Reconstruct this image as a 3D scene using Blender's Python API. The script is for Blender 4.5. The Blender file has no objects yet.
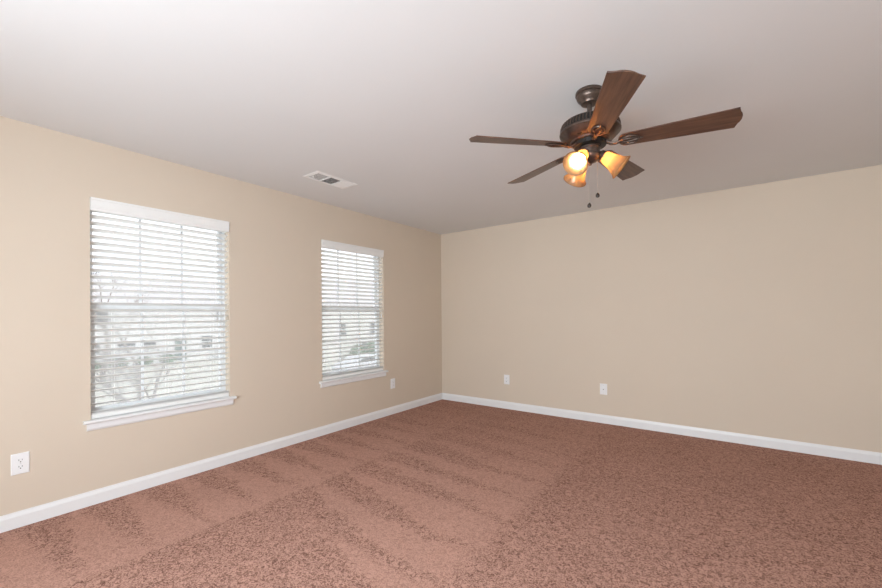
import bpy, bmesh, math, random
from mathutils import Vector, Matrix

S = bpy.context.scene
COL = S.collection
PI = math.pi
R = math.radians

# ------------------------------------------------------------------ camera
F_PX, YAW, PITCH, ROLL = 392.40, 0.633684, 0.003777, -0.008478
CAM = Vector((3.44276, -4.69786, 1.24903))
SHIFT_PX = 19.295
cd = bpy.data.cameras.new('camera')
cd.sensor_fit = 'HORIZONTAL'
cd.sensor_width = 36.0
cd.lens = F_PX / 882.0 * 36.0
cd.shift_y = SHIFT_PX / 882.0
cd.clip_start, cd.clip_end = 0.05, 500
co = bpy.data.objects.new('camera', cd)
COL.objects.link(co)
fw = Vector((-math.sin(YAW) * math.cos(PITCH), math.cos(YAW) * math.cos(PITCH), math.sin(PITCH)))
rt = Vector((math.cos(YAW), math.sin(YAW), 0))
up = rt.cross(fw)
r2 = math.cos(ROLL) * rt + math.sin(ROLL) * up
u2 = -math.sin(ROLL) * rt + math.cos(ROLL) * up
m = Matrix.Identity(4)
for i in range(3):
    m[i][0], m[i][1], m[i][2], m[i][3] = r2[i], u2[i], -fw[i], CAM[i]
co.matrix_world = m
S.camera = co

# ------------------------------------------------------------------ sky, sun, added rear fill, exposure
S.view_settings.view_transform = 'Standard'
S.view_settings.look = 'None'
S.view_settings.gamma = 1.0
S.view_settings.use_curve_mapping = False
S.view_settings.exposure = 0.0

SKY_STRENGTH = 1.8
SUN_STRENGTH = 2.4
ADDED_FILL_W = 205.0
BULB_STRENGTH = 210.0

w = bpy.data.worlds.new('overcast_sky')
S.world = w
w.use_nodes = True
nt = w.node_tree
nt.nodes.clear()
tc = nt.nodes.new('ShaderNodeTexCoord')
nz = nt.nodes.new('ShaderNodeTexNoise')
nz.inputs['Scale'].default_value = 3.0
nz.inputs['Detail'].default_value = 5.0
rp = nt.nodes.new('ShaderNodeValToRGB')
rp.color_ramp.elements[0].position, rp.color_ramp.elements[1].position = 0.35, 0.7
rp.color_ramp.elements[0].color = (0.80, 0.88, 1.0, 1)
rp.color_ramp.elements[1].color = (1.0, 1.0, 1.0, 1)
bg = nt.nodes.new('ShaderNodeBackground')
bg.inputs['Strength'].default_value = SKY_STRENGTH
wo = nt.nodes.new('ShaderNodeOutputWorld')
nt.links.new(tc.outputs['Generated'], nz.inputs['Vector'])
nt.links.new(nz.outputs['Fac'], rp.inputs['Fac'])
nt.links.new(rp.outputs['Color'], bg.inputs['Color'])
nt.links.new(bg.outputs['Background'], wo.inputs['Surface'])

sd = bpy.data.lights.new('sun', 'SUN')
sd.energy = SUN_STRENGTH
sd.angle = R(6)
sd.color = (1.0, 0.98, 0.96)
so = bpy.data.objects.new('sun', sd)
COL.objects.link(so)
so.location = (20, 8, 20)
so.rotation_euler = Vector((-0.75, -0.25, -0.62)).to_track_quat('-Z', 'Y').to_euler()

# fill light added outside the made-up window behind the camera (window_3)
YF = -6.00
W3 = (1.6, 4.1, 0.70, 1.80)
ad = bpy.data.lights.new('added_rear_fill', 'AREA')
ad.shape = 'RECTANGLE'
ad.size, ad.size_y = W3[1] - W3[0] - 0.1, W3[3] - W3[2] - 0.1
ad.energy = ADDED_FILL_W
ad.color = (0.82, 0.92, 1.0)
ao = bpy.data.objects.new('added_rear_fill', ad)
COL.objects.link(ao)
ao.location = ((W3[0] + W3[1]) / 2, YF - 0.20, (W3[2] + W3[3]) / 2)
ao.rotation_euler = Vector((0, 1, 0)).to_track_quat('-Z', 'Z').to_euler()


# ------------------------------------------------------------------ material helpers
def mat(name):
    mm = bpy.data.materials.new(name)
    mm.use_nodes = True
    mm.node_tree.nodes.clear()
    out = mm.node_tree.nodes.new('ShaderNodeOutputMaterial')
    return mm, mm.node_tree, out


def N(t, kind, **kw):
    n = t.nodes.new(kind)
    for k, v in kw.items():
        if k in n.inputs:
            n.inputs[k].default_value = v
        else:
            setattr(n, k, v)
    return n


def math_n(t, op, a, b=None, clamp=False):
    n = t.nodes.new('ShaderNodeMath')
    n.operation = op
    n.use_clamp = clamp
    for i, v in enumerate((a, b)):
        if v is None:
            continue
        if isinstance(v, (int, float)):
            n.inputs[i].default_value = v
        else:
            t.links.new(v, n.inputs[i])
    return n.outputs[0]


def painted(name, col, rough=0.5, vary=0.04, scale=8.0, bump=0.0, bscale=200.0, metallic=0.0, spec=0.5):
    """a plain painted / plastic / metal surface with a little procedural variation"""
    mm, t, out = mat(name)
    p = N(t, 'ShaderNodeBsdfPrincipled', Roughness=rough, Metallic=metallic)
    p.inputs['Specular IOR Level'].default_value = spec
    tcn = N(t, 'ShaderNodeTexCoord')
    nn = N(t, 'ShaderNodeTexNoise', Scale=scale, Detail=4.0)
    t.links.new(tcn.outputs['Object'], nn.inputs['Vector'])
    rr = N(t, 'ShaderNodeValToRGB')
    c0 = [max(0, c * (1 - vary)) for c in col]
    c1 = [min(1, c * (1 + vary)) for c in col]
    rr.color_ramp.elements[0].position, rr.color_ramp.elements[1].position = 0.3, 0.7
    rr.color_ramp.elements[0].color = (*c0, 1)
    rr.color_ramp.elements[1].color = (*c1, 1)
    t.links.new(nn.outputs['Fac'], rr.inputs['Fac'])
    t.links.new(rr.outputs['Color'], p.inputs['Base Color'])
    if bump:
        bn = N(t, 'ShaderNodeTexNoise', Scale=bscale, Detail=2.0)
        t.links.new(tcn.outputs['Object'], bn.inputs['Vector'])
        b = N(t, 'ShaderNodeBump', Strength=bump, Distance=0.002)
        t.links.new(bn.outputs['Fac'], b.inputs['Height'])
        t.links.new(b.outputs['Normal'], p.inputs['Normal'])
    t.links.new(p.outputs['BSDF'], out.inputs['Surface'])
    return mm


def glass(name, tint=(1, 1, 1), refl=0.06):
    mm, t, out = mat(name)
    a = N(t, 'ShaderNodeBsdfTransparent', Color=(*tint, 1))
    g = N(t, 'ShaderNodeBsdfGlossy', Roughness=0.02)
    lw = N(t, 'ShaderNodeLayerWeight', Blend=0.5)
    f = math_n(t, 'MULTIPLY_ADD', math_n(t, 'POWER', lw.outputs['Facing'], 5.0), 0.8).node
    f.inputs[2].default_value = refl * 0.5
    mx = N(t, 'ShaderNodeMixShader')
    t.links.new(f.outputs[0], mx.inputs[0])
    t.links.new(a.outputs[0], mx.inputs[1])
    t.links.new(g.outputs[0], mx.inputs[2])
    t.links.new(mx.outputs[0], out.inputs['Surface'])
    return mm


def screen_mat(name):
    """fine woven insect screen: a partial veil, kept pale to paint in washed-out haze"""
    mm, t, out = mat(name)
    a = N(t, 'ShaderNodeBsdfTransparent')
    d = N(t, 'ShaderNodeBsdfDiffuse', Color=(0.74, 0.75, 0.75, 1))
    tl = N(t, 'ShaderNodeBsdfTranslucent', Color=(0.74, 0.75, 0.75, 1))
    m1 = N(t, 'ShaderNodeMixShader', Fac=0.5)
    t.links.new(d.outputs[0], m1.inputs[1])
    t.links.new(tl.outputs[0], m1.inputs[2])
    tcn = N(t, 'ShaderNodeTexCoord')
    nn = N(t, 'ShaderNodeTexNoise', Scale=3.0)
    t.links.new(tcn.outputs['Object'], nn.inputs['Vector'])
    fac = math_n(t, 'MULTIPLY_ADD', nn.outputs['Fac'], 0.06)
    fac.node.inputs[2].default_value = 0.28
    m2 = N(t, 'ShaderNodeMixShader')
    t.links.new(fac, m2.inputs[0])
    t.links.new(a.outputs[0], m2.inputs[1])
    t.links.new(m1.outputs[0], m2.inputs[2])
    t.links.new(m2.outputs[0], out.inputs['Surface'])
    return mm


def wood_mat(name, dark, light, rough=0.35):
    mm, t, out = mat(name)
    p = N(t, 'ShaderNodeBsdfPrincipled', Roughness=rough)
    tcn = N(t, 'ShaderNodeTexCoord')
    mp = N(t, 'ShaderNodeMapping')
    mp.inputs['Scale'].default_value = (5.0, 70.0, 30.0)
    n1 = N(t, 'ShaderNodeTexNoise', Scale=1.0, Detail=6.0, Roughness=0.6, Distortion=0.6)
    t.links.new(tcn.outputs['Object'], mp.inputs['Vector'])
    t.links.new(mp.outputs[0], n1.inputs['Vector'])
    rr = N(t, 'ShaderNodeValToRGB')
    rr.color_ramp.elements[0].position, rr.color_ramp.elements[1].position = 0.32, 0.68
    rr.color_ramp.elements[0].color = (*dark, 1)
    rr.color_ramp.elements[1].color = (*light, 1)
    t.links.new(n1.outputs['Fac'], rr.inputs['Fac'])
    t.links.new(rr.outputs['Color'], p.inputs['Base Color'])
    t.links.new(p.outputs['BSDF'], out.inputs['Surface'])
    return mm


def emit_mat(name, col, strength):
    mm, t, out = mat(name)
    e = N(t, 'ShaderNodeEmission', Color=(*col, 1), Strength=strength)
    t.links.new(e.outputs[0], out.inputs['Surface'])
    return mm


def shade_glass(name):
    """frosted amber glass that lets the bulb glow through"""
    mm, t, out = mat(name)
    tcn = N(t, 'ShaderNodeTexCoord')
    nn = N(t, 'ShaderNodeTexNoise', Scale=14.0, Detail=4.0)
    t.links.new(tcn.outputs['Object'], nn.inputs['Vector'])
    rr = N(t, 'ShaderNodeValToRGB')
    rr.color_ramp.elements[0].color = (0.46, 0.29, 0.15, 1)
    rr.color_ramp.elements[1].color = (0.50, 0.335, 0.185, 1)
    t.links.new(nn.outputs['Fac'], rr.inputs['Fac'])
    tl = N(t, 'ShaderNodeBsdfTranslucent')
    df = N(t, 'ShaderNodeBsdfDiffuse')
    gl = N(t, 'ShaderNodeBsdfGlossy', Roughness=0.25)
    t.links.new(rr.outputs['Color'], tl.inputs['Color'])
    t.links.new(rr.outputs['Color'], df.inputs['Color'])
    m1 = N(t, 'ShaderNodeMixShader', Fac=0.35)
    t.links.new(tl.outputs[0], m1.inputs[1])
    t.links.new(df.outputs[0], m1.inputs[2])
    m2 = N(t, 'ShaderNodeMixShader', Fac=0.05)
    t.links.new(m1.outputs[0], m2.inputs[1])
    t.links.new(gl.outputs[0], m2.inputs[2])
    t.links.new(m2.outputs[0], out.inputs['Surface'])
    return mm


def carpet_mat(name):
    """cut-pile carpet: tufts, plus the nap left lying one way or the other by the vacuum strokes"""
    mm, t, out = mat(name)
    L = t.links.new
    g = N(t, 'ShaderNodeNewGeometry')
    sx = N(t, 'ShaderNodeSeparateXYZ')
    L(g.outputs['Position'], sx.inputs[0])
    # wobble the stroke edges
    wn = N(t, 'ShaderNodeTexNoise', Scale=7.0, Detail=3.0)
    L(g.outputs['Position'], wn.inputs['Vector'])
    wob = math_n(t, 'MULTIPLY', math_n(t, 'SUBTRACT', wn.outputs['Fac'], 0.5), 0.26)
    wn2 = N(t, 'ShaderNodeTexNoise', Scale=45.0, Detail=3.0)
    L(g.outputs['Position'], wn2.inputs['Vector'])
    wob2 = math_n(t, 'MULTIPLY', math_n(t, 'SUBTRACT', wn2.outputs['Fac'], 0.5), 0.20)
    wsum = math_n(t, 'ADD', wob, wob2)
    wn3 = N(t, 'ShaderNodeTexNoise', Scale=1.3, Detail=1.0)
    L(g.outputs['Position'], wn3.inputs['Vector'])
    wob3 = math_n(t, 'MULTIPLY', math_n(t, 'SUBTRACT', wn3.outputs['Fac'], 0.5), 0.32)
    X = math_n(t, 'ADD', sx.outputs['X'], math_n(t, 'MULTIPLY', wsum, 0.25))
    Y = math_n(t, 'ADD', sx.outputs['Y'], math_n(t, 'MULTIPLY', wsum, 0.7))

    def step(v, edge, soft):
        n = N(t, 'ShaderNodeMapRange')
        n.interpolation_type = 'SMOOTHSTEP'
        n.inputs['From Min'].default_value = edge - soft
        n.inputs['From Max'].default_value = edge + soft
        L(v, n.inputs['Value'])
        return n.outputs[0]

    def inv(v):
        return math_n(t, 'SUBTRACT', 1.0, v)

    # strip 1 (along the window wall): tapering wedges pointing into the room
    ph = math_n(t, 'FRACT', math_n(t, 'DIVIDE', math_n(t, 'ADD', Y, 10.06), 0.30))
    tri = math_n(t, 'ABSOLUTE', math_n(t, 'SUBTRACT', ph, 0.5))            # 0 centre .. .5 edge
    lim = math_n(t, 'MULTIPLY', math_n(t, 'SUBTRACT', 1.0, math_n(t, 'DIVIDE', X, 0.95)), 0.42)
    w1 = step(math_n(t, 'SUBTRACT', lim, tri), 0.0, 0.09)                   # 1 = rough nap
    # strip 2: long strokes running away from the window wall, tapering the other way
    skew = math_n(t, 'ADD', math_n(t, 'ADD', Y, wob3), math_n(t, 'MULTIPLY', X, 0.10))
    ph2 = math_n(t, 'FRACT', math_n(t, 'DIVIDE', math_n(t, 'ADD', skew, 10.0), 0.34))
    tri2 = math_n(t, 'ABSOLUTE', math_n(t, 'SUBTRACT', ph2, 0.5))
    lim2 = math_n(t, 'MULTIPLY', math_n(t, 'SUBTRACT', 2.45, X), 0.26)
    w2 = step(math_n(t, 'SUBTRACT', lim2, tri2), 0.0, 0.10)
    near = inv(step(math_n(t, 'ADD', Y, math_n(t, 'MULTIPLY', X, 0.22)), -2.95, 0.05))      # the strokes nearest the lens lie all one way
    w2 = math_n(t, 'MAXIMUM', w2, near)
    w3 = 1.0
    in1 = inv(step(X, 0.95, 0.02))
    in3 = step(math_n(t, 'ADD', X, math_n(t, 'MULTIPLY', Y, 0.0)), 2.36, 0.05)
    in2 = math_n(t, 'SUBTRACT', math_n(t, 'SUBTRACT', 1.0, in1), in3, clamp=True)
    nap = math_n(t, 'ADD', math_n(t, 'ADD', math_n(t, 'MULTIPLY', in1, w1), math_n(t, 'MULTIPLY', in2, w2)), math_n(t, 'MULTIPLY', in3, 0.88))
    far = math_n(t, 'MULTIPLY', step(sx.outputs['Y'], -1.5, 1.2), 0.75)     # strokes blend into one even nap towards the far wall
    nap = math_n(t, 'ADD', math_n(t, 'MULTIPLY', nap, inv(far)), math_n(t, 'MULTIPLY', far, 0.75))
    # big soft patches of scuffed pile
    bn = N(t, 'ShaderNodeTexNoise', Scale=2.2, Detail=3.0)
    L(g.outputs['Position'], bn.inputs['Vector'])
    # tufts
    vo = N(t, 'ShaderNodeTexNoise', Scale=48.0, Detail=3.0, Roughness=0.7, Distortion=1.6)
    L(g.outputs['Position'], vo.inputs['Vector'])
    fn = N(t, 'ShaderNodeTexNoise', Scale=150.0, Detail=2.0)
    L(g.outputs['Position'], fn.inputs['Vector'])
    tuft = math_n(t, 'ADD', math_n(t, 'MULTIPLY', vo.outputs['Fac'], 0.65), math_n(t, 'MULTIPLY', fn.outputs['Fac'], 0.35))
    tr = N(t, 'ShaderNodeMapRange')
    tr.inputs['From Min'].default_value, tr.inputs['From Max'].default_value = 0.41, 0.56
    L(tuft, tr.inputs['Value'])
    # contrast: strong where nap is rough, weak where smooth
    amp = math_n(t, 'ADD', math_n(t, 'MULTIPLY', nap, 0.42), 0.44)
    dark = math_n(t, 'MULTIPLY', math_n(t, 'SUBTRACT', 1.0, tr.outputs[0]), amp)
    dark = math_n(t, 'ADD', dark, math_n(t, 'MULTIPLY', math_n(t, 'SUBTRACT', bn.outputs['Fac'], 0.5), 0.18), clamp=True)
    mx = N(t, 'ShaderNodeMix')
    mx.data_type = 'RGBA'
    L(dark, mx.inputs['Factor'])
    mx.inputs['A'].default_value = (0.56, 0.325, 0.255, 1)
    mx.inputs['B'].default_value = (0.105, 0.044, 0.032, 1)
    p = N(t, 'ShaderNodeBsdfPrincipled', Roughness=1.0)
    p.inputs['Specular IOR Level'].default_value = 0.0
    L(mx.outputs['Result'], p.inputs['Base Color'])
    b = N(t, 'ShaderNodeBump', Strength=0.8, Distance=0.008)
    L(tuft, b.inputs['Height'])
    L(b.outputs['Normal'], p.inputs['Normal'])
    L(p.outputs['BSDF'], out.inputs['Surface'])
    return mm


M = {
    'wall': painted('beige_wall_paint', (0.68, 0.58, 0.472), 0.75, 0.012, 1.5, 0.08, 160, spec=0.25),
    'ceiling': painted('white_ceiling_paint', (0.765, 0.765, 0.76), 0.9, 0.01, 1.2, 0.10, 90, spec=0.1),
    'trim': painted('white_trim_paint', (0.84, 0.84, 0.84), 0.35, 0.01, 3),
    'vinyl': painted('white_vinyl', (0.82, 0.83, 0.84), 0.4, 0.01, 3),
    'blind': painted('white_faux_wood', (0.87, 0.87, 0.85), 0.4, 0.02, 5),
    'cord': painted('white_cord', (0.8, 0.8, 0.78), 0.8, 0.03, 20),
    'plate': painted('white_plastic', (0.86, 0.86, 0.86), 0.3, 0.01, 20),
    'slot': painted('dark_slot', (0.02, 0.02, 0.02), 0.6, 0.1, 20),
    'screw': painted('painted_screw', (0.7, 0.7, 0.7), 0.3, 0.02, 30),
    'brass': painted('connector_metal', (0.35, 0.33, 0.3), 0.3, 0.05, 60, metallic=0.9),
    'vent': painted('white_vent_enamel', (0.87, 0.86, 0.84), 0.4, 0.02, 10),
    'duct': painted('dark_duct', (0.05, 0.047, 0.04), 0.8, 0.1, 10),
    'bronze': painted('oil_rubbed_bronze', (0.115, 0.082, 0.066), 0.38, 0.25, 45, metallic=0.75),
    'darkmetal': painted('black_motor_metal', (0.02, 0.017, 0.015), 0.5, 0.2, 40, metallic=0.4),
    'wood': wood_mat('walnut_blade', (0.050, 0.022, 0.015), (0.145, 0.072, 0.042), 0.33),
    'chain': painted('bead_chain', (0.55, 0.5, 0.45), 0.4, 0.1, 200, metallic=0.7),
    'fob': painted('dark_wood_fob', (0.03, 0.018, 0.012), 0.4, 0.2, 80),
    'shade': shade_glass('amber_frosted_glass'),
    'bulb': emit_mat('lit_bulb', (1.0, 0.76, 0.47), BULB_STRENGTH),
    'glass': glass('window_glass'),
    'screen': screen_mat('insect_screen_haze'),
    'carpet': carpet_mat('brown_cut_pile_carpet'),
    'grass': painted('dormant_lawn', (0.56, 0.55, 0.48), 1.0, 0.18, 1.2, 0.4, 8, spec=0.0),
    'asphalt': painted('grey_street', (0.42, 0.42, 0.43), 0.9, 0.06, 2.0, 0.2, 60),
    'siding': painted('pale_siding', (0.74, 0.74, 0.73), 0.7, 0.03, 1.0),
    'siding2': painted('cream_siding', (0.74, 0.73, 0.69), 0.7, 0.03, 1.0),
    'roof': painted('grey_shingle', (0.45, 0.44, 0.44), 0.9, 0.15, 6.0),
    'darkglass': painted('house_window_glass', (0.03, 0.035, 0.04), 0.1, 0.1, 2.0),
    'bark': painted('pale_bark', (0.27, 0.235, 0.215), 0.95, 0.25, 9.0),
    'leaf': painted('evergreen_leaf', (0.10, 0.20, 0.075), 0.8, 0.4, 12.0),
    'carpaint': painted('silver_car_paint', (0.62, 0.63, 0.65), 0.25, 0.02, 2.0),
    'tyre': painted('black_rubber', (0.02, 0.02, 0.02), 0.8, 0.1, 10.0),
    'door': painted('dark_green_door', (0.07, 0.12, 0.10), 0.5, 0.05, 3.0),
}


# ------------------------------------------------------------------ mesh helpers
def obj(name, bm, m, parent=None, smooth=False, bevel=0.0):
    me = bpy.data.meshes.new(name)
    bmesh.ops.recalc_face_normals(bm, faces=bm.faces[:])
    bm.to_mesh(me)
    bm.free()
    if m is not None:
        me.materials.append(m)
    o = bpy.data.objects.new(name, me)
    COL.objects.link(o)
    if parent is not None:
        o.parent = parent
    if smooth:
        for f in me.polygons:
            f.use_smooth = True
        me.set_sharp_from_angle(angle=R(35))
    if bevel:
        bv = o.modifiers.new('bevel', 'BEVEL')
        bv.width = bevel
        bv.segments = 2
        bv.limit_method = 'ANGLE'
    return o


def box(bm, x0, x1, y0, y1, z0, z1, mx=None):
    vs = [bm.verts.new(Vector(c)) for c in
          ((x0, y0, z0), (x1, y0, z0), (x1, y1, z0), (x0, y1, z0), (x0, y0, z1), (x1, y0, z1), (x1, y1, z1), (x0, y1, z1))]
    if mx is not None:
        for v in vs:
            v.co = mx @ v.co
    for q in ((0, 3, 2, 1), (4, 5, 6, 7), (0, 1, 5, 4), (1, 2, 6, 5), (2, 3, 7, 6), (3, 0, 4, 7)):
        bm.faces.new([vs[i] for i in q])
    return vs


def lathe(bm, prof, seg=48, mx=None, close=False):
    """revolve (r, z) pairs round z; close joins the last pair to the first"""
    rings = []
    for r, z in prof:
        if r < 1e-6:
            rings.append([bm.verts.new((0, 0, z))])
        else:
            rings.append([bm.verts.new((r * math.cos(2 * PI * k / seg), r * math.sin(2 * PI * k / seg), z)) for k in range(seg)])
    if mx is not None:
        for rg in rings:
            for v in rg:
                v.co = mx @ v.co
    pairs = list(zip(rings[:-1], rings[1:]))
    if close:
        pairs.append((rings[-1], rings[0]))
    for a, b in pairs:
        for k in range(seg):
            k2 = (k + 1) % seg
            if len(a) == 1 and len(b) == 1:
                continue
            if len(a) == 1:
                bm.faces.new((a[0], b[k], b[k2]))
            elif len(b) == 1:
                bm.faces.new((a[k], a[k2], b[0]))
            else:
                bm.faces.new((a[k], a[k2], b[k2], b[k]))


def tube(bm, pts, rad, seg=8, closed=False, cap=True):
    pts = [Vector(p) for p in pts]
    n = len(pts)
    rads = rad if isinstance(rad, (list, tuple)) else [rad] * n
    rings = []
    ref = None
    for i, p in enumerate(pts):
        if closed:
            d = pts[(i + 1) % n] - pts[i - 1]
        else:
            d = pts[min(i + 1, n - 1)] - pts[max(i - 1, 0)]
        d.normalize()
        if ref is None:
            ref = Vector((0, 0, 1)) if abs(d.z) < 0.9 else Vector((1, 0, 0))
        a = (ref - d * ref.dot(d)).normalized()
        ref = a
        b = d.cross(a)
        rings.append([bm.verts.new(p + (a * math.cos(2 * PI * k / seg) + b * math.sin(2 * PI * k / seg)) * rads[i]) for k in range(seg)])
    rng = range(n) if closed else range(n - 1)
    for i in rng:
        a, b = rings[i], rings[(i + 1) % n]
        for k in range(seg):
            k2 = (k + 1) % seg
            bm.faces.new((a[k], a[k2], b[k2], b[k]))
    if not closed and cap:
        bm.faces.new(rings[0][::-1])
        bm.faces.new(rings[-1])


def prism(bm, poly, z0, z1, mx=None):
    a = [bm.verts.new((x, y, z0)) for x, y in poly]
    b = [bm.verts.new((x, y, z1)) for x, y in poly]
    if mx is not None:
        for v in a + b:
            v.co = mx @ v.co
    n = len(poly)
    bm.faces.new(a[::-1])
    bm.faces.new(b)
    for i in range(n):
        j = (i + 1) % n
        bm.faces.new((a[i], a[j], b[j], b[i]))


def extrude_profile(bm, prof, p0, p1, outv):
    """prof: (out, up) pairs, swept straight from p0 to p1"""
    p0, p1, outv = Vector(p0), Vector(p1), Vector(outv)
    a = [bm.verts.new(p0 + outv * o + Vector((0, 0, z))) for o, z in prof]
    b = [bm.verts.new(p1 + outv * o + Vector((0, 0, z))) for o, z in prof]
    n = len(prof)
    bm.faces.new(a[::-1])
    bm.faces.new(b)
    for i in range(n):
        j = (i + 1) % n
        bm.faces.new((a[i], a[j], b[j], b[i]))


def B():
    return bmesh.new()


def thing(name, label, cat, loc=(0, 0, 0), rotz=0.0, group=None):
    o = bpy.data.objects.new(name, None)
    o.empty_display_size = 0.1
    COL.objects.link(o)
    o.location = loc
    o.rotation_euler = (0, 0, rotz)
    tag(o, label, cat, group)
    return o


def tag(o, label, cat, group=None):
    o['label'] = label
    o['category'] = cat
    if group:
        o['group'] = group
    return o


def struct(name, bm, m, parent=None, **kw):
    o = obj(name, bm, m, parent, **kw)
    if parent is None:
        o['kind'] = 'structure'
    return o


def copy_tree(o, parent=None):
    c = o.copy()
    COL.objects.link(c)
    if parent is not None:
        c.parent = parent
    for ch in list(o.children):
        copy_tree(ch, c)
    return c


# ------------------------------------------------------------------ room shell
RH, XR, WT = 2.44, 5.35, 0.16
WIN1 = (-3.972, -3.066, 0.566, 2.060)
WIN2 = (-2.122, -1.210, 0.566, 2.052)

bm = B(); box(bm, -WT, XR + WT, YF - WT, WT, -0.12, 0.0)
struct('floor', bm, M['carpet'])
bm = B(); box(bm, -WT, XR + WT, YF - WT, WT, RH, RH + 0.15)
struct('ceiling', bm, M['ceiling'])


def wall_y(bm, x0, x1, ya, yb, wins):
    """wall lying along y with openings"""
    y = ya
    for a, b, z0, z1 in wins:
        box(bm, x0, x1, y, a, 0, RH)
        box(bm, x0, x1, a, b, 0, z0)
        box(bm, x0, x1, a, b, z1, RH)
        y = b
    box(bm, x0, x1, y, yb, 0, RH)


bm = B(); wall_y(bm, -WT, 0, YF - WT, WT, [WIN1, WIN2])
struct('wall_left', bm, M['wall'])
bm = B(); box(bm, 0, XR, 0, WT, 0, RH)
struct('wall_back', bm, M['wall'])
bm = B(); box(bm, XR, XR + WT, YF - WT, WT, 0, RH)
struct('wall_right', bm, M['wall'])
bm = B()
box(bm, 0, W3[0], YF - WT, YF, 0, RH)
box(bm, W3[1], XR, YF - WT, YF, 0, RH)
box(bm, W3[0], W3[1], YF - WT, YF, 0, W3[2])
box(bm, W3[0], W3[1], YF - WT, YF, W3[3], RH)
struct('wall_front', bm, M['wall'])

BP = [(0, 0), (0.014, 0), (0.014, 0.068), (0.011, 0.078), (0.0075, 0.086), (0.006, 0.094), (0, 0.094)]
bm = B(); extrude_profile(bm, BP, (0, YF, 0), (0, 0, 0), (1, 0, 0))
struct('baseboard_left', bm, M['trim'])
bm = B(); extrude_profile(bm, BP, (0.014, 0, 0), (XR, 0, 0), (0, -1, 0))
struct('baseboard_back', bm, M['trim'])
bm = B(); extrude_profile(bm, BP, (XR, -0.014, 0), (XR, YF, 0), (-1, 0, 0))
struct('baseboard_right', bm, M['trim'])
bm = B(); extrude_profile(bm, BP, (0.014, YF, 0), (XR - 0.014, YF, 0), (0, 1, 0))
struct('baseboard_front', bm, M['trim'])


# ------------------------------------------------------------------ windows in the left wall
def make_window(n, win):
    y0, y1, z0, z1 = win
    zm = (z0 + z1) / 2 + 0.01
    # vinyl frame lining the outer part of the opening
    bm = B()
    xo, xi, fwid = -0.150, -0.075, 0.012
    box(bm, xo, xi, y0, y0 + fwid, z0, z1)
    box(bm, xo, xi, y1 - fwid, y1, z0, z1)
    box(bm, xo, xi, y0 + fwid, y1 - fwid, z1 - fwid, z1)
    box(bm, xo, xi, y0 + fwid, y1 - fwid, z0, z0 + 0.028)
    root = struct('window_%d' % n, bm, M['vinyl'])

    def sash(name, x0, x1, za, zb, sw):
        a, b = y0 + fwid + 0.002, y1 - fwid - 0.002
        bm = B()
        box(bm, x0, x1, a, a + sw, za, zb)
        box(bm, x0, x1, b - sw, b, za, zb)
        box(bm, x0, x1, a + sw, b - sw, zb - 0.036, zb)
        box(bm, x0, x1, a + sw, b - sw, za, za + 0.036)
        s = obj(name, bm, M['vinyl'], root)
        # muntin grid, three panes wide and two high, kept inside the sash
        bm = B()
        xc = (x0 + x1) / 2
        ga, gb = a + sw, b - sw
        for k in (1, 2):
            yy = ga + (gb - ga) * k / 3
            box(bm, xc - 0.004, xc + 0.004, yy - 0.008, yy + 0.008, za + 0.036, zb - 0.036)
        zz = (za + zb) / 2
        box(bm, xc - 0.0035, xc + 0.0035, ga, gb, zz - 0.008, zz + 0.008)
        obj('muntin_grid', bm, M['vinyl'], s)
        bm = B()
        box(bm, xc - 0.007, xc - 0.005, ga, gb, za + 0.036, zb - 0.036)
        obj('glass_pane', bm, M['glass'], s)
        return s

    sash('upper_sash', -0.140, -0.112, zm - 0.018, z1 - fwid, 0.022)
    lo = sash('lower_sash', -0.110, -0.080, z0 + 0.028, zm + 0.018, 0.026)
    bm = B()
    for yy in (y0 + 0.26, y1 - 0.26):
        box(bm, -0.100, -0.076, yy - 0.022, yy + 0.022, zm + 0.018, zm + 0.028)
    obj('sash_lock', bm, M['vinyl'], lo)
    # insect screen over the lower half, outside; its pale veil adds glare haze
    bm = B()
    box(bm, -0.1475, -0.1465, y0 + fwid, y1 - fwid, z0 + 0.028, zm)
    obj('insect_screen_haze', bm, M['screen'], root)
    # stool and apron
    bm = B()
    sp = [(-0.075, -0.022), (0.030, -0.022), (0.036, -0.017), (0.038, -0.010), (0.035, -0.004), (0.028, 0.0), (-0.075, 0.0)]
    e = 0.040
    vs0 = [(x, z0 + z) for x, z in sp]
    a, b = y0 - e, y1 + e
    # inside the opening
    box(bm, -0.075, 0.0, y0, y1, z0 - 0.0219, z0 + 0.0005)
    extrude_profile(bm, [(max(x, 0.0), z) for x, z in vs0], (0, a, 0), (0, b, 0), (1, 0, 0))
    obj('window_stool', bm, M['trim'], root)
    bm = B()
    ap = [(0, -0.022), (0.016, -0.022), (0.016, -0.056), (0.011, -0.066), (0.006, -0.071), (0, -0.071)]
    extrude_profile(bm, [(x, z0 + z) for x, z in ap], (0, a + 0.018, 0), (0, b - 0.018, 0), (1, 0, 0))
    obj('window_apron', bm, M['trim'], root)
    return root


make_window(1, WIN1)
make_window(2, WIN2)

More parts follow.
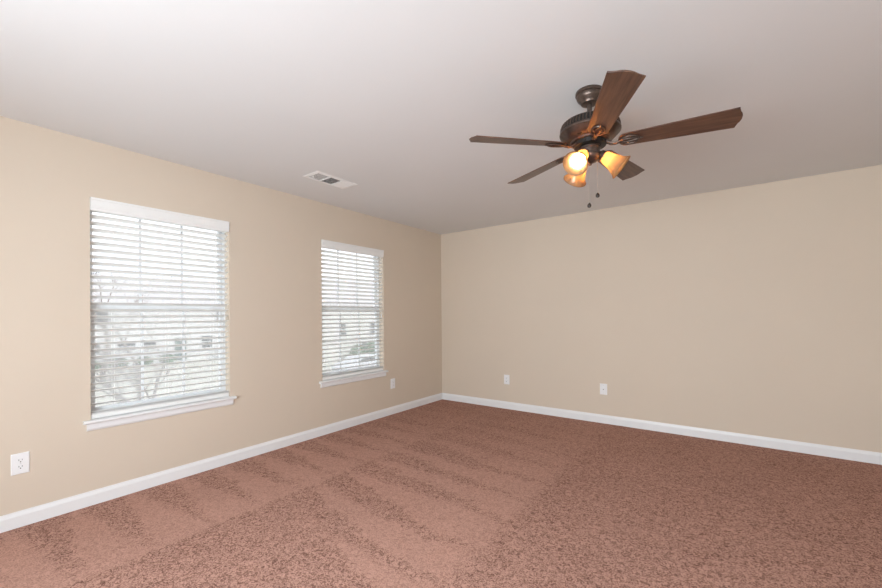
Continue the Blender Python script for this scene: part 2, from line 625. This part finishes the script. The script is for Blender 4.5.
# wide window behind the camera, added as an opening for the fill light
bm = B()
x0, x1, z0, z1 = W3
for a, b in ((x0, x0 + 0.05), (x1 - 0.05, x1), ((x0 + x1) / 2 - 0.025, (x0 + x1) / 2 + 0.025)):
    box(bm, a, b, YF - 0.13, YF - 0.07, z0, z1)
for a, b in ((z0, z0 + 0.05), (z1 - 0.05, z1)):
    box(bm, x0 + 0.05, x1 - 0.05, YF - 0.13, YF - 0.07, a, b)
w3 = struct('window_3', bm, M['vinyl'])
bm = B(); box(bm, x0 + 0.05, x1 - 0.05, YF - 0.102, YF - 0.098, z0 + 0.05, z1 - 0.05)
obj('glass_pane', bm, M['glass'], w3)
bm = B(); box(bm, x0 - 0.04, x1 + 0.04, YF, YF + 0.035, z0 - 0.022, z0)
obj('window_stool', bm, M['trim'], w3)


# ------------------------------------------------------------------ blinds
def make_blind(win, label, tilt=21.0):
    y0, y1, z0, z1 = win
    root = thing('window_blind', label, 'blind', (0, (y0 + y1) / 2, z0), group=None)
    hw = (y1 - y0) / 2
    H = z1 - z0
    # valance with a moulded face and short returns
    bm = B()
    vp = [(-0.004, H - 0.090), (0.004, H - 0.090), (0.007, H - 0.084), (0.007, H - 0.076), (0.010, H - 0.070), (0.012, H - 0.060),
          (0.012, H - 0.022), (0.016, H - 0.014), (0.016, H - 0.003), (-0.004, H - 0.003)]
    extrude_profile(bm, vp, (0, -hw + 0.002, 0), (0, hw - 0.002, 0), (1, 0, 0))
    for s in (-1, 1):
        ya, yb = sorted((s * (hw - 0.002), s * (hw - 0.010)))
        box(bm, -0.055, -0.004, ya, yb, H - 0.085, H - 0.004)
    obj('valance', bm, M['blind'], root)
    bm = B(); box(bm, -0.062, -0.008, -hw + 0.012, hw - 0.012, H - 0.058, H - 0.012)
    obj('headrail', bm, M['blind'], root)
    # slats
    sl = hw - 0.003
    zb, zt, xc = 0.062, H - 0.075, -0.034
    n = int(round((zt - zb) / 0.0455))
    bm = B()
    heights = [(0.0345, 0.0), (0.0395, 0.0), (0.048, 5.0)] + [(zb + 0.0455 * (k + 0.75), tilt) for k in range(n)]
    for z, tl in heights:                               # the lowest ones lie gathered on the bottom rail
        if z > zt:
            break
        mx = Matrix.Translation((xc, 0, z)) @ Matrix.Rotation(-R(tl), 4, 'Y')
        # a shallow crowned slat
        prof = [(-0.025, -0.0012), (0.0, 0.0012), (0.025, -0.0012), (0.025, 0.0014), (0.0, 0.0040), (-0.025, 0.0014)]
        a = [bm.verts.new(mx @ Vector((x, -sl, zz))) for x, zz in prof]
        b = [bm.verts.new(mx @ Vector((x, sl, zz))) for x, zz in prof]
        bm.faces.new(a[::-1]); bm.faces.new(b)
        for i in range(6):
            j = (i + 1) % 6
            bm.faces.new((a[i], a[j], b[j], b[i]))
    obj('slats', bm, M['blind'], root)
    bm = B(); box(bm, xc - 0.026, xc + 0.026, -sl, sl, 0.003, 0.032)
    obj('bottom_rail', bm, M['blind'], root, bevel=0.004)
    # ladder cords
    for yy in (-hw * 0.72, 0.0, hw * 0.72):
        bm = B()
        for xx in (xc - 0.0275, xc + 0.0275):
            tube(bm, [(xx, yy, 0.03), (xx, yy, H - 0.03)], 0.0007, 5)
        obj('ladder_cord', bm, M['cord'], root)
    # lift cord with tassel at the right, tilt wand beside it
    bm = B()
    for d in (0, 0.006):
        tube(bm, [(0.004, hw - 0.045 + d, H - 0.09), (0.005, hw - 0.043 + d * 0.5, H - 0.45), (0.005, hw - 0.042, 0.70)], 0.0008, 5)
    lc = obj('lift_cord', bm, M['cord'], root)
    bm = B()
    lathe(bm, [(0, 0.705), (0.003, 0.70), (0.006, 0.665), (0.007, 0.655), (0, 0.652)], 14, Matrix.Translation((0.005, hw - 0.042, 0)))
    obj('tassel', bm, M['blind'], lc, smooth=True)
    bm = B()
    tube(bm, [(0.004, hw - 0.110, H - 0.085), (0.006, hw - 0.110, H - 0.12), (0.006, hw - 0.110, H - 0.70)], 0.0035, 8)
    obj('tilt_wand', bm, M['blind'], root)
    return root


make_blind(WIN1, 'white wide-slat blind in the left window, the one nearer the camera')
make_blind(WIN2, 'white wide-slat blind in the right window, nearer the room corner')


# ------------------------------------------------------------------ wall plates
def plate_base(root):
    bm = B()
    hw, hh = 0.0395, 0.0625
    prof = [(hw, 0.0), (hw, 0.002), (hw - 0.004, 0.006)]
    rings = []
    for k, (d, x) in enumerate([(0, 0.0), (0, 0.002), (0.004, 0.006)]):
        rings.append([bm.verts.new((x, sy * (hw - d), sz * (hh - d))) for sy, sz in ((-1, -1), (1, -1), (1, 1), (-1, 1))])
    bm.faces.new(rings[0][::-1]); bm.faces.new(rings[-1])
    for a, b in zip(rings[:-1], rings[1:]):
        for i in range(4):
            j = (i + 1) % 4
            bm.faces.new((a[i], a[j], b[j], b[i]))
    obj('cover_plate', bm, M['plate'], root)


def screw(root, z):
    bm = B()
    lathe(bm, [(0, 0.0015), (0.002, 0.0013), (0.0034, 0.0), (0.0034, -0.002)], 12,
          Matrix.Translation((0.006, 0, z)) @ Matrix.Rotation(R(90), 4, 'Y'))
    obj('screw', bm, M['screw'], root)


def outlet(label, loc, rotz, group=None):
    """duplex outlet, facing local +x"""
    root = thing('wall_outlet', label, 'outlet', loc, rotz, group)
    plate_base(root)
    for s in (-1, 1):
        zc = s * 0.0195
        bm = B()
        poly = []
        for k in range(28):
            a = 2 * PI * k / 28
            poly.append((0.0172 * math.cos(a), max(-0.0138, min(0.0138, 0.0172 * math.sin(a)))))
        mx = Matrix.Translation((0, 0, zc)) @ Matrix(((0, 0, 1, 0), (1, 0, 0, 0), (0, 1, 0, 0), (0, 0, 0, 1)))
        prism(bm, poly, 0.0058, 0.0078, mx)
        rc = obj('receptacle', bm, M['plate'], root)
        bm = B()
        box(bm, 0.0070, 0.0081, -0.0082, -0.0056, zc - 0.001, zc + 0.0075)
        box(bm, 0.0070, 0.0081, 0.0056, 0.0082, zc + 0.0005, zc + 0.0075)
        poly = [(0.0030 * math.cos(2 * PI * k / 14), max(-0.003, 0.0032 * math.sin(2 * PI * k / 14)) - 0.0078) for k in range(14)]
        prism(bm, poly, 0.0070, 0.0081, mx)
        obj('slots', bm, M['slot'], rc)
    screw(root, 0.0)
    return root


outlet('white duplex outlet low on the wall, left of the left window', (0, -4.296, 0.377), 0)
outlet('white duplex outlet low on the wall, just right of the right window', (0, -1.056, 0.384), 0)
outlet('white duplex outlet on the back wall, nearest the room corner', (1.062, 0, 0.385), R(-90))

root = thing('cable_plate', 'white cable jack plate with a small central connector on the back wall', 'wall plate', (2.280, 0, 0.386), R(-90))
plate_base(root)
bm = B()
lathe(bm, [(0.0065, 0.005), (0.0065, 0.008), (0.0046, 0.008), (0.0046, 0.016), (0.0030, 0.016), (0.0030, 0.010), (0, 0.010)], 6,
      Matrix.Translation((0, 0, -0.002)) @ Matrix.Rotation(R(90), 4, 'Y'))
obj('coax_connector', bm, M['brass'], root)
screw(root, 0.042)
screw(root, -0.042)

# ------------------------------------------------------------------ ceiling vent
vx, vy, vw, vl = 0.628, -2.484, 0.205, 0.430            # centre, size across x and along y
root = thing('ceiling_vent', 'white rectangular ceiling air vent with three louver banks', 'vent', (vx, vy, RH))
hx, hy, lip = vw / 2, vl / 2, 0.026
bm = B()
# flange: sloped ring
o_ = [(-hx, -hy), (hx, -hy), (hx, hy), (-hx, hy)]
i_ = [(-hx + lip, -hy + lip), (hx - lip, -hy + lip), (hx - lip, hy - lip), (-hx + lip, hy - lip)]
r0 = [bm.verts.new((x, y, 0)) for x, y in o_]
r1 = [bm.verts.new((x, y, -0.003)) for x, y in o_]
r2_ = [bm.verts.new((x, y, -0.008)) for x, y in i_]
r3 = [bm.verts.new((x, y, 0)) for x, y in i_]
for a, b in ((r0, r1), (r1, r2_), (r2_, r3), (r3, r0)):
    for i in range(4):
        j = (i + 1) % 4
        bm.faces.new((a[i], a[j], b[j], b[i]))
for yy in (-0.063, 0.063):
    box(bm, -hx + lip, hx - lip, yy - 0.005, yy + 0.005, -0.0075, -0.001)
obj('flange', bm, M['vent'], root)
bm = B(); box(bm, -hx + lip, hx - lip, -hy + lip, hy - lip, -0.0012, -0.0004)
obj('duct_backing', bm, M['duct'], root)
# louver banks: end banks have blades across the vent, the middle bank blades along it
for nm, ya, yb, ang in (('a', -hy + lip, -0.068, 17), ('b', 0.068, hy - lip, -14)):
    bm = B()
    k = 0
    y = ya + 0.006
    while y < yb:
        mx = Matrix.Translation((0, y, -0.0045)) @ Matrix.Rotation(R(ang), 4, 'X')
        box(bm, -hx + lip, hx - lip, -0.006, 0.006, -0.0006, 0.0006, mx)
        y += 0.0115
    obj('louver_bank', bm, M['vent'], root)
bm = B()
x = -hx + lip + 0.008
while x < hx - lip:
    mx = Matrix.Translation((x, 0, -0.0045)) @ Matrix.Rotation(R(23), 4, 'Y')
    box(bm, -0.004, 0.004, -0.058, 0.058, -0.0006, 0.0006, mx)
    x += 0.0145
obj('louver_bank', bm, M['vent'], root)
bm = B()
box(bm, -hx + lip + 0.06, -hx + lip + 0.068, -hy + 0.034, -hy + 0.040, -0.020, -0.006)
obj('damper_lever', bm, M['vent'], root)

# ------------------------------------------------------------------ ceiling fan
FX, FY, ZB = 2.847, -2.523, 2.145
PHI = R(297.06)
fan = thing('ceiling_fan', 'bronze five-blade ceiling fan with three lit amber glass shades', 'ceiling fan', (FX, FY, RH))


def fz(z):
    return z - RH


bm = B()
lathe(bm, [(0, fz(2.44)), (0.070, fz(2.44)), (0.0715, fz(2.434)), (0.0715, fz(2.424)), (0.066, fz(2.420)), (0.066, fz(2.408)), (0.060, fz(2.396)),
           (0.047, fz(2.386)), (0.045, fz(2.380)), (0.042, fz(2.374)), (0.030, fz(2.370)), (0.018, fz(2.370)), (0, fz(2.370))], 48)
obj('canopy', bm, M['bronze'], fan, smooth=True)
bm = B(); lathe(bm, [(0, fz(2.375)), (0.0125, fz(2.375)), (0.0125, fz(2.27)), (0, fz(2.27))], 24)
obj('downrod', bm, M['bronze'], fan, smooth=True)
bm = B()
lathe(bm, [(0, fz(2.292)), (0.026, fz(2.292)), (0.030, fz(2.286)), (0.030, fz(2.280)), (0.105, fz(2.277)), (0.132, fz(2.274)), (0.139, fz(2.270)), (0.142, fz(2.264)),
           (0.150, fz(2.230)), (0.154, fz(2.227)), (0.156, fz(2.222)), (0.155, fz(2.215)), (0.150, fz(2.211)), (0.140, fz(2.200)),
           (0.122, fz(2.182)), (0.100, fz(2.175)), (0.096, fz(2.168)), (0.090, fz(2.166)), (0, fz(2.166))], 72)
mh = obj('motor_housing', bm, M['bronze'], fan, smooth=True)
bm = B()
lathe(bm, [(0.1428, fz(2.2640)), (0.1508, fz(2.2305)), (0.1495, fz(2.2302)), (0.1415, fz(2.2638))], 72, close=True)
obj('rib_gap_shade', bm, M['darkmetal'], mh, smooth=True)  # dark band laid behind the ribs as the shade in their gaps
bm = B()
NR = 54
for k in range(NR):
    a = 2 * PI * k / NR
    mx = Matrix.Rotation(a, 4, 'Z')
    # a rib lying on the sloped shoulder
    p0, p1 = Vector((0.1425, 0, fz(2.2645))), Vector((0.1505, 0, fz(2.2310)))
    tube(bm, [mx @ p0, mx @ ((p0 + p1) / 2 + Vector((0.0015, 0, 0.0003))), mx @ p1], [0.0034, 0.0042, 0.0038], 8)
obj('ribbed_shoulder', bm, M['bronze'], mh, smooth=True)
for k in range(5):                                      # dark vent slots on the underside
    a = 2 * PI * (k + 0.5) / 5 + PHI
    mx = Matrix.Rotation(a, 4, 'Z') @ Matrix.Translation((0.118, 0, fz(2.1805))) @ Matrix.Rotation(R(-24), 4, 'Y')
    bm = B(); box(bm, -0.004, 0.004, -0.012, 0.012, -0.001, 0.002, mx)
    obj('vent_slot', bm, M['darkmetal'], mh)
bm = B()
lathe(bm, [(0, fz(2.166)), (0.082, fz(2.166)), (0.082, fz(2.146)), (0.060, fz(2.142)), (0, fz(2.142))], 40)
for k in range(10):
    a = 2 * PI * k / 10 + PHI + 0.1
    mx = Matrix.Rotation(a, 4, 'Z')
    box(bm, 0.060, 0.086, -0.006, 0.006, fz(2.150), fz(2.160), mx)
obj('rotor_plate', bm, M['darkmetal'], fan)


# one blade in its own frame: x outward, y counter-clockwise
def blade_outline():
    pts = []
    r0, hw0 = 0.138, 0.050
    # rounded root
    for k in range(13):
        a = PI / 2 + PI * k / 12
        pts.append((r0 + 0.040 + 0.040 * math.cos(a), hw0 * math.sin(a)))
    pts.append((0.300, -0.0555))
    pts.append((0.45, -0.0630))
    pts.append((0.600, -0.0690))
    pts.append((0.6420, -0.0710))
    # ogee tip
    for y, x in ((-0.058, 0.6450), (-0.042, 0.6495), (-0.026, 0.6575), (-0.012, 0.6610), (0.012, 0.6610), (0.026, 0.6575), (0.042, 0.6495), (0.058, 0.6450)):
        pts.append((x, y))
    pts.append((0.6420, 0.0710))
    pts.append((0.600, 0.0690))
    pts.append((0.45, 0.0630))
    pts.append((0.300, 0.0555))
    return pts


bm = B()
prism(bm, blade_outline(), -0.0028, 0.0028)
blade0 = obj('blade', bm, M['wood'], fan, bevel=0.0012)
bm = B()
# iron: an arm out of the rotor, a flat neck and an oval scrolled medallion beneath the blade
zl = -0.0075
arm = [(0.074, 0, 0.010), (0.088, 0, 0.004), (0.104, 0, -0.007), (0.120, 0, -0.012), (0.134, 0, -0.010), (0.148, 0, zl)]
for dy in (-0.007, 0.007):
    tube(bm, [(x, dy * (1.0 if x < 0.118 else 0.7), z) for x, y, z in arm], [0.007, 0.0068, 0.0062, 0.0058, 0.0055, 0.005], 8)
oc, oa, ob = 0.192, 0.046, 0.031
tube(bm, [(oc + oa * math.cos(2 * PI * k / 32), ob * math.sin(2 * PI * k / 32), zl) for k in range(32)], 0.0046, 8, closed=True)
for s in (-1, 1):
    tube(bm, [(oc - oa, 0, zl), (oc - 0.02, s * 0.012, zl), (oc + 0.012, s * 0.011, zl), (oc + oa - 0.004, s * 0.002, zl)], 0.0036, 8)
tube(bm, [(oc + oa - 0.002, 0, zl), (oc + oa + 0.012, 0, zl), (oc + oa + 0.018, 0, zl)], [0.0046, 0.004, 0.002], 8)
for s in (-1, 1):
    lathe(bm, [(0, -0.003), (0.004, -0.0025), (0.006, 0), (0.006, 0.006), (0, 0.006)], 12, Matrix.Translation((oc - 0.005, s * 0.022, zl)))
iron0 = obj('blade_iron', bm, M['bronze'], blade0, smooth=True)
PITCHB = -13.0
for k in range(5):
    b_ = blade0 if k == 0 else copy_tree(blade0, fan)
    b_.location = (0, 0, fz(ZB + 0.004))
    b_.rotation_mode = 'XYZ'
    b_.rotation_euler = (R(PITCHB), 0, PHI + k * R(72))

# light kit
bm = B()
lathe(bm, [(0, fz(2.143)), (0.050, fz(2.143)), (0.054, fz(2.138)), (0.054, fz(2.131)), (0.050, fz(2.127)), (0.050, fz(2.104)), (0.056, fz(2.099)),
           (0.056, fz(2.088)), (0.050, fz(2.076)), (0.036, fz(2.064)), (0.020, fz(2.058)), (0.010, fz(2.052)), (0.007, fz(2.044)), (0, fz(2.042))], 48)
obj('light_fitter', bm, M['bronze'], fan, smooth=True)


def shade_profile():
    out = [(0.020, 0.0), (0.027, 0.004), (0.031, 0.014), (0.034, 0.030), (0.038, 0.050), (0.043, 0.070), (0.050, 0.090), (0.058, 0.104), (0.066, 0.114)]
    inn = [(r - 0.003, s) for r, s in out]
    return out + [(0.0655, 0.116)] + inn[::-1]


SHADES = [18.0, 138.0, 258.0]
TILT = 50.0
for k, az in enumerate(SHADES):
    ra = R(az)
    start = Vector((0.066 * math.cos(ra), 0.066 * math.sin(ra), fz(2.088)))
    axis = Vector((math.sin(R(TILT)) * math.cos(ra), math.sin(R(TILT)) * math.sin(ra), -math.cos(R(TILT))))
    q = axis.to_track_quat('Z', 'Y').to_matrix().to_4x4()
    mx = Matrix.Translation(start) @ q
    bm = B()
    lathe(bm, shade_profile(), 40, close=True)
    sh = obj('lamp_shade', bm, M['shade'], fan, smooth=True)
    sh.matrix_local = mx
    bm = B()
    lathe(bm, [(0, -0.026), (0.014, -0.025), (0.022, -0.018), (0.025, -0.006), (0.029, 0.0), (0.029, 0.005), (0.0265, 0.006), (0.0265, 0.0015), (0, 0.0015)], 32)
    obj('socket_cup', bm, M['bronze'], sh, smooth=True)
    bm = B()
    lathe(bm, [(0, 0.0025), (0.011, 0.004), (0.012, 0.018), (0.016, 0.032), (0.0195, 0.044), (0.0195, 0.052), (0.016, 0.061), (0.009, 0.067), (0, 0.069)], 24)
    obj('bulb', bm, M['bulb'], sh, smooth=True)
    bm = B()
    c, s = math.cos(ra), math.sin(ra)
    e = start - axis * 0.020
    tube(bm, [(0.045 * c, 0.045 * s, fz(2.100)), ((e.x + 0.045 * c) / 2, (e.y + 0.045 * s) / 2, fz(2.104)), tuple(e)], 0.009, 12)
    obj('shade_arm', bm, M['bronze'], fan, smooth=True)

# pull chains
for (dx, dy, zt, ze) in ((0.003, -0.033, 2.056, 1.832), (0.033, 0.018, 2.062, 1.892)):
    bm = B()
    n = int((zt - ze) / 0.0042)
    tube(bm, [(dx, dy, fz(zt)), (dx, dy, fz(ze))], 0.0006, 5)
    for i in range(n):
        z = fz(zt - 0.0042 * i)
        lathe(bm, [(0, 0.0014), (0.0013, 0), (0, -0.0014)], 6, Matrix.Translation((dx, dy, z)))
    ch = obj('pull_chain', bm, M['chain'], fan)
    bm = B()
    lathe(bm, [(0, 0.004), (0.003, 0.003), (0.006, -0.001), (0.0095, -0.007), (0.0105, -0.013), (0.0088, -0.019), (0.004, -0.022), (0, -0.0225)], 18,
          Matrix.Translation((dx, dy, fz(ze))))
    obj('fob', bm, M['fob'], ch, smooth=True)

# ------------------------------------------------------------------ outdoors, seen through the blinds (this is an upper floor)
GZ = -3.1
bm = B(); box(bm, -140, -0.6, -60, 120, GZ - 0.3, GZ)
struct('ground', bm, M['grass'])
bm = B(); box(bm, -19.5, -12.5, -60, 120, GZ, GZ + 0.02)
struct('street', bm, M['asphalt'])


def house(label, x, y0, y1, h, depth, m, wins, door, dormer=False):
    """front faces +x at plane x; wins: (yc, zc, w, h)"""
    root = thing('house', label, 'house', (x, (y0 + y1) / 2, GZ))
    yc, hw = (y0 + y1) / 2, (y1 - y0) / 2
    bm = B()
    box(bm, -depth, 0, -hw, hw, 0, h)
    # siding laps on the front
    z = 0.2
    while z < h - 0.1:
        box(bm, 0, 0.012, -hw, hw, z, z + 0.012)
        z += 0.2
    obj('walls', bm, m, root)
    bm = B()
    rise, ov = depth * 0.32, 0.45
    pr = [(-depth - ov, h - 0.05), (ov, h - 0.05), (ov, h + 0.10), (-depth / 2, h + rise + 0.15), (-depth - ov, h + 0.10)]
    extrude_profile(bm, pr, (0, -hw - ov, 0), (0, hw + ov, 0), (1, 0, 0))
    obj('roof', bm, M['roof'], root)
    for (wy, wz, ww, wh) in wins:
        a, b = wy - yc - ww / 2, wy - yc + ww / 2
        c, d = wz - GZ - wh / 2, wz - GZ + wh / 2
        bm = B(); t = 0.09
        box(bm, 0.0, 0.06, a - t, a, c - t, d + t); box(bm, 0.0, 0.06, b, b + t, c - t, d + t)
        box(bm, 0.0, 0.06, a, b, d, d + t); box(bm, 0.0, 0.06, a, b, c - t, c)
        box(bm, 0.0, 0.05, a, b, (c + d) / 2 - 0.03, (c + d) / 2 + 0.03)
        f = obj('window', bm, M['trim'], root)
        bm = B(); box(bm, 0.013, 0.03, a, b, c, d)
        obj('pane', bm, M['darkglass'], f)
    dy = door - yc
    bm = B(); box(bm, 0.0, 0.05, dy - 0.5, dy + 0.5, 0.15, 2.3)
    obj('front_door', bm, M['door'], root)
    return root


house('pale two-storey house across the street, behind the left window', -40.0, 2.0, 19.0, 5.4, 9.0, M['siding'],
      [(4.6, -1.35, 0.9, 0.9), (6.9, -1.35, 1.3, 0.7), (8.6, -1.35, 1.1, 0.7), (13.6, -1.3, 1.0, 1.2), (16.4, -1.3, 1.0, 1.2),
       (5.2, 1.2, 0.9, 1.1), (15.0, 1.2, 0.9, 1.1)], 11.2)
house('cream two-storey house behind the right window', -26.0, 17.5, 29.5, 5.3, 9.0, M['siding2'],
      [(19.6, -0.1, 0.8, 1.1), (23.6, -0.1, 0.9, 1.3), (27.0, -0.1, 0.9, 1.2), (22.4, -2.0, 0.75, 1.2), (23.7, -2.0, 0.75, 1.2)], 26.4)

rng = random.Random(5)


def shrub(label, x, y, r, h, group=None):
    bm = B()
    # a cluster of leafy sprays over a rounded mass
    for i in range(520):
        u, v = rng.random() * 2 * PI, math.acos(1 - rng.random() * 1.25)
        rr = 0.82 + 0.2 * rng.random()
        c = Vector((r * rr * math.sin(v) * math.cos(u), r * rr * math.sin(v) * math.sin(u), h * (0.45 + 0.52 * rr * math.cos(v))))
        s = 0.10 * (0.7 + 0.6 * rng.random())
        a = Vector((rng.uniform(-1, 1), rng.uniform(-1, 1), rng.uniform(-0.3, 1))).normalized()
        b = a.cross(Vector((rng.uniform(-1, 1), rng.uniform(-1, 1), rng.uniform(-1, 1)))).normalized()
        vs = [bm.verts.new(c + d) for d in (a * s, b * s * 0.6, -a * s, -b * s * 0.6)]
        bm.faces.new(vs)
    lathe(bm, [(0, 0), (r * 0.5, 0.0), (r * 0.8, h * 0.25), (r * 0.85, h * 0.5), (r * 0.6, h * 0.82), (0, h * 0.92)], 14)
    o = obj('shrub', bm, M['leaf'])
    o.location = (x, y, GZ)
    tag(o, label, 'shrub', group)
    return o


FS = 'low dark green shrub along the front of the pale house'
for i, y in enumerate((4.2, 6.0, 7.8, 9.6)):
    shrub(FS, -38.6, y, 0.62, 0.85 + 0.1 * (i % 2), 'foundation shrubs of the pale house')
shrub('rounded green shrub in front of the cream house, left of the pair', -24.4, 20.1, 0.75, 1.75)
shrub('rounded green shrub in front of the cream house, right of the pair', -24.4, 22.0, 0.85, 1.95)


def tree(label, x, y, h, seed, levels=4, lean=(0, 0)):
    r_ = random.Random(seed)
    bm = B()

    def limb(p, d, length, rad, lev):
        n = 5
        pts, rads = [p.copy()], [rad]
        dd = d.copy()
        for i in range(n):
            dd = (dd + Vector((r_.uniform(-.16, .16), r_.uniform(-.16, .16), r_.uniform(-.05, .12)))).normalized()
            pts.append(pts[-1] + dd * (length / n))
            rads.append(rad * (1 - 0.55 * (i + 1) / n))
        tube(bm, pts, rads, 6 if lev < 2 else 4, cap=False)
        if lev >= levels:
            return
        kids = 5 if lev == 0 else 4
        for k in range(kids):
            i = r_.randint(2, n)
            a = r_.uniform(0, 2 * PI)
            side = Vector((math.cos(a), math.sin(a), r_.uniform(0.1, 0.7))).normalized()
            nd = (dd * 0.75 + side * 0.85).normalized()
            limb(pts[i], nd, length * r_.uniform(0.5, 0.72), rads[i] * 0.62, lev + 1)

    limb(Vector((0, 0, -0.05)), Vector((lean[0], lean[1], 1)).normalized(), h * 0.42, h * 0.016, 0)
    o = obj('bare_tree', bm, M['bark'])
    o.location = (x, y, GZ)
    tag(o, label, 'tree')
    return o


tree('bare leafless tree on the near lawn, before the left window', -9.5, -0.9, 7.4, 11, 4)
tree('tall bare tree beside the pale house beyond the left window', -33.0, 3.6, 10.5, 23, 4)
tree('bare tree at the right of the pale house', -34.0, 13.8, 8.5, 31, 4)
tree('bare tree rising behind the ridge of the pale house, left one', -55.0, 7.0, 18.5, 61, 4)
tree('bare tree rising behind the ridge of the pale house, right one', -54.0, 15.5, 16.0, 67, 4)
tree('bare tree on the lawn beyond the right window', -22.5, 34.0, 9.0, 47, 4)

# a car parked at the kerb in front of the cream house
car = thing('parked_car', 'silver car parked on the street in front of the cream house', 'car', (-18.3, 15.2, GZ + 0.02), R(90))
bm = B()
side = [(-2.2, 0.35), (-2.25, 0.75), (-1.95, 0.95), (-1.35, 1.02), (-0.75, 1.42), (0.65, 1.45), (1.35, 1.02), (2.1, 0.88), (2.25, 0.55), (2.2, 0.35)]
mxs = Matrix(((1, 0, 0, 0), (0, 0, -1, 0), (0, 1, 0, 0), (0, 0, 0, 1)))
prism(bm, side, -0.85, 0.85, mxs)
obj('car_body', bm, M['carpaint'], car, bevel=0.06)
bm = B()
prism(bm, [(-1.18, 1.03), (-0.70, 1.36), (0.60, 1.38), (1.15, 1.03)], -0.865, 0.865, mxs)
obj('side_glass', bm, M['darkglass'], car)
for sx_ in (-1.4, 1.4):
    for sy_ in (-0.78, 0.78):
        bm = B()
        lathe(bm, [(0, -0.1), (0.22, -0.1), (0.32, -0.09), (0.34, -0.05), (0.34, 0.05), (0.32, 0.09), (0.22, 0.1), (0, 0.1)], 24,
              Matrix.Translation((sx_, sy_, 0.34)) @ Matrix.Rotation(R(90), 4, 'X'))
        obj('wheel', bm, M['tyre'], car, smooth=True)
